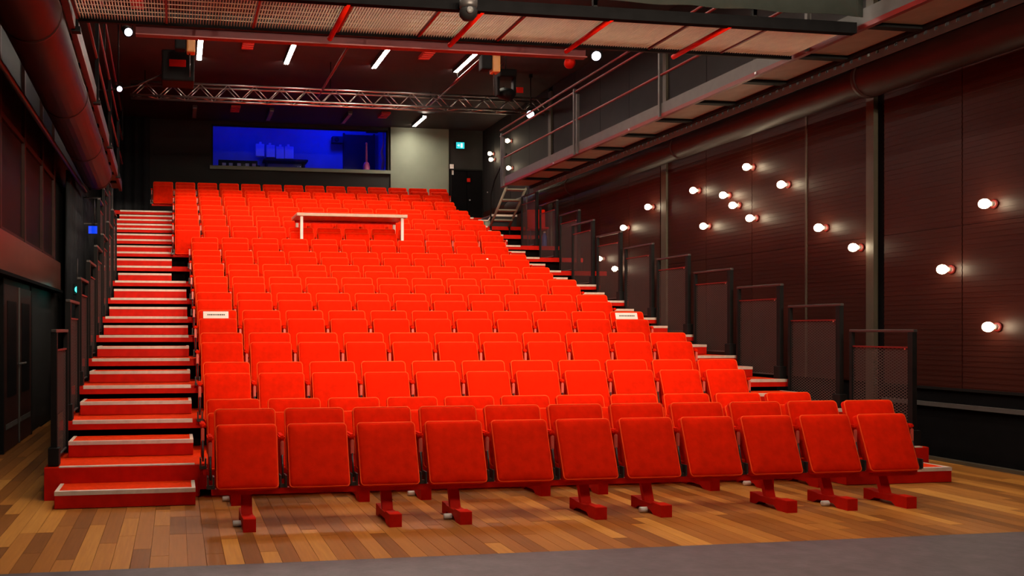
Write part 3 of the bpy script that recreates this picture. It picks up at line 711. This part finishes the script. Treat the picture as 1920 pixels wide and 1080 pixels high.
# ------------------------------------------------------------------ wall lamps
me_bulb = lathe_mesh([(.02, -.068), (.045, -.05), (.062, -.02), (.065, .01), (.055, .04), (.035, .058), (.005, .066)], M_bulb, 16)
me_plate2 = lathe_mesh([(.05, 0), (.05, .012), (.03, .022)], M_redrail, 14)
LP = [(1399,313),(1299,357),(1355,366),(1373,385),(1464,346),(1405,409),(1214,388),(1318,424),(1168,427),(1534,427),(1599,464),(1845,382),(1766,505),(1852,613),(1123,485),(1152,504)]
for px, py in LP:
    q = atX(px, py, XR-.15)
    lab = 'glowing bulb lamp on the dark red panel wall'
    lab = {(1123,485): 'bulb lamp low behind the mesh guards, beside its twin', (1152,504): 'bulb lamp low behind the mesh guards, beside its twin',
           (1168,427): 'bulb lamp just above a guard rail, farther up the hall than the pilaster', (1214,388): 'bulb lamp just beyond the pale pilaster, higher than its neighbour',
           (1534,427): 'bulb lamp close beside the thin pale joint strip', (1599,464): 'bulb lamp touching the pilaster edge, below the joint strip lamp',
           (1766,505): 'middle bulb lamp of three on the wall stretch nearest the stage', (1464,346): 'bulb lamp off the cluster, toward the thin joint strip',
           (1318,424): 'lowest bulb lamp of the cluster next to the pale pilaster', (1399,313): 'topmost bulb lamp of the cluster on the panel wall', (1299,357): 'bulb lamp of the cluster nearest above the pale pilaster'}.get((px, py), lab)
    if (px, py) == (1852, 613): lab = 'lowest glowing bulb lamp on the dark red wall, nearest the stage'
    if (px, py) == (1845, 382): lab = 'highest glowing bulb lamp on the wall stretch nearest the stage'
    t = T('wall_lamp', lab, 'lamp', (XR-.03, q.y, q.z), 'bulb lamps on the panel wall')
    O('wall_plate', me_plate2, t, (0, 0, 0), (0, -PI/2, 0)); tube('stem', [(-.02, 0, 0), (-.075, 0, 0)], [.03, .02], M_white, t)  # white tapered stem stands in for the bulb's teardrop glare
    O('bulb', me_bulb, t, (-.115, 0, 0), (0, -PI/2, 0)).scale = (.78,)*3
for k, (px, py, X_) in enumerate(((918, 288, XR-.15), (920, 299, XR-.15), (951, 264, XR-.15), (953, 315, XR-.15))):
    q = atX(px, py, X_)
    t = T('wall_lamp', 'rear corner bulb lamp, '+('upper one of the close pair', 'lower one of the close pair', 'high above the steel stair', 'low above the steel stair')[k], 'lamp', (XR-.03, min(q.y, YB-.2), q.z), 'bulb lamps in the rear corner')
    O('wall_plate', me_plate2, t, (0, 0, 0), (0, -PI/2, 0)); tube('stem', [(-.02, 0, 0), (-.075, 0, 0)], [.03, .02], M_white, t)  # pale taper again imitates the glare beside the bulb
    O('bulb', me_bulb, t, (-.115, 0, 0), (0, -PI/2, 0)).scale = (.78,)*3

# ------------------------------------------------------------------ spotlights and hung gear
me_can = lathe_mesh([(.05, -.14), (.075, -.13), (.085, -.02), (.085, .13), (.095, .14), (.095, .17), (.08, .17)], M_black, 16)
me_lens_on = lathe_mesh([(.078, .16), (.07, .172), (.01, .178)], M_spot, 16); me_lens_off = lathe_mesh([(.078, .16), (.07, .172), (.01, .178)], M_lens, 16)
def spot(loc, aim, on, label, sc=1., drop=.3):
    loc = Vector(loc); drop = ZC-loc.z-.04; t = T('stage_spotlight', label, 'spotlight', loc, 'hung stage spotlights')
    d = (Vector(aim)-loc).normalized(); e = d.to_track_quat('Z', 'Y').to_euler()
    c = O('body', me_can, t, (0, 0, 0), e); c.scale = (sc,)*3
    l = O('lens', me_lens_on if on else me_lens_off, t, (0, 0, 0), e); l.scale = (sc,)*3
    for s in (-1, 1): tube('yoke', [(s*.1*sc, 0, 0), (s*.1*sc, 0, .14*sc), (0, 0, .16*sc)], .008, M_black, t, 6)
    tube('hook', [(0, 0, .16*sc), (0, 0, drop)], .012, M_black, t, 6); B('clamp', -.03, .03, -.03, .03, drop-.03, drop+.04, M_black, t)
cpos = (CAM_X, CAM_Y, CAM_H)
q = atX(1118, 105, 6.45); spot(q, cpos, True, 'bright violet white spotlight beside the right catwalk rail', 1.0, .35)
q = atY(995, 212, 11.3); spot(q, (2, 0, 1), True, 'small lit spotlight at the end of the silver truss', 1.1, .3)
q = atY(238, 57, 5.0); spot(q, (1, -3, 1), True, 'lit spotlight under the left end of the grating bridge', .7, .3)
q = atY(222, 165, 8.2); spot(q, (1.5, -2, 1), True, 'small lit spotlight by the left catwalk rail', .6, .3)
q = atX(1065, 118, 6.2); 
t = T('red_flood', 'small round red flood lamp near the bright spotlight', 'lamp', q)
O('body', lathe_mesh([(.05, 0), (.09, .04), (.09, .1), (.04, .16)], M_redpaint, 16), t, (0, 0, 0), (PI*.6, 0, 0)); tube('hook', [(0, 0, .05), (0, 0, ZC-q.z)], .012, M_black, t, 6)
for px, py, lab in ((358, 80, 'yellow chain hoist above the hung black projector'), (928, 118, 'yellow chain hoist above the cluster on the truss end')):
    q = atY(px, py, 7.9)
    t = T('chain_hoist', lab, 'hoist', (q.x, q.y, q.z))
    B('body', -.07, .07, -.1, .1, -.18, .16, M_yellow, t, .03); B('motor', -.26, -.08, -.1, .1, -.14, .12, M_black, t, .03)
    tube('chain', [(-.02, 0, -.18), (-.02, 0, -.55)], .012, M_steel, t, 6); tube('hook', [(0, 0, .16), (0, 0, ZC-q.z)], .014, M_steel, t, 6)
q = atY(335, 130, 8.7)
t = T('hung_projector', 'black projector box hung by the truss left end with painted red-light flap', 'projector', q)
B('body', -.28, .26, -.25, .25, -.26, .26, M_black, t, .03); B('patch', -.16, .12, -.27, -.25, -.03, .09, M_redpaint, t, .01); B('mount', -.03, .03, -.03, .03, .26, ZC-q.z, M_black, t)  # red light on the box is put into this small plate's colour
tube('cable', [(-.28, 0, -.1), (-.7, .1, -.28), (-1.2, .2, -.36), (-1.7, .3, -.3)], .014, M_steel, t, 6)
q = atY(948, 160, 8.9)
t = T('moving_light', 'dark moving head light cluster hung at the truss right end', 'light', q)
B('base', -.16, .16, -.16, .16, .12, .26, M_black, t, .03); B('yoke', -.18, -.13, -.06, .06, -.2, .14, M_black, t, .01); B('yoke', .13, .18, -.06, .06, -.2, .14, M_black, t, .01)
O('head', lathe_mesh([(.06, -.16), (.11, -.1), (.11, .12), (.09, .17)], M_black, 16), t, (0, 0, -.16), (PI*.6, 0, .3)); tube('hook', [(0, 0, .26), (0, 0, ZC-q.z)], .016, M_steel, t, 6)
B('patch', .17, .3, -.1, -.08, -.15, -.05, M_redpaint, t); tube('rod', [(-.3, 0, .22), (-.05, 0, .38)], .016, M_alu, t, 6)
q = atY(878, 22, 1.18)
t = T('dome_camera', 'black moving head lamp hung under the bridge beam', 'light', q)
O('base', lathe_mesh([(.075, 0), (.085, .02), (.085, .07), (.07, .09)], M_steel, 18), t, (0, 0, .03)); O('head', lathe_mesh([(.01, -.085), (.05, -.075), (.08, -.04), (.085, 0), (.075, .03)], M_black, 18), t)
O('lens', lathe_mesh([(.035, 0), (.03, .012), (.005, .014)], M_toe, 12), t, (-.01, -.078, -.01), (PI/2, 0, 0)); tube('hook', [(0, 0, .1), (0, 0, max(.12, ZB-.06-q.z))], .02, M_black, t, 8)

# left: teal exit glow and blue sign
q = atX(145, 543, XL+.42)
t = T('emergency_light', 'teal glowing emergency lamp on the black curtain side', 'lamp', q)
B('case', -.06, .06, -.05, .05, -.09, .09, M_black, t, .02); O('glow', lathe_mesh([(.055, 0), (.05, .03), (.01, .05)], M_teal, 12), t, (.02, -.05, 0), (PI/2, 0, 0)); tube('conduit', [(0, 0, .09), (0, 0, .5)], .012, M_steel, t, 6); tube('stand', [(0, 0, -.09), (0, 0, -q.z)], .014, M_black, t, 6)
q = atX(177, 431, XL+.45)
t = T('blue_sign', 'blue lit screen hung by the black curtain', 'sign', q)
B('case', -.115, .115, .0, .06, -.08, .08, M_black, t, .01); B('face', -.11, .11, -.006, 0, -.072, .072, M_bluelight, t); tube('hanger', [(0, .04, .09), (0, .04, .62)], .012, M_steel, t, 6); B('cross_bar', -.2, .12, .02, .05, .60, .63, M_steel, t); B('cross_bar', -.2, .12, .02, .05, .11, .13, M_steel, t)
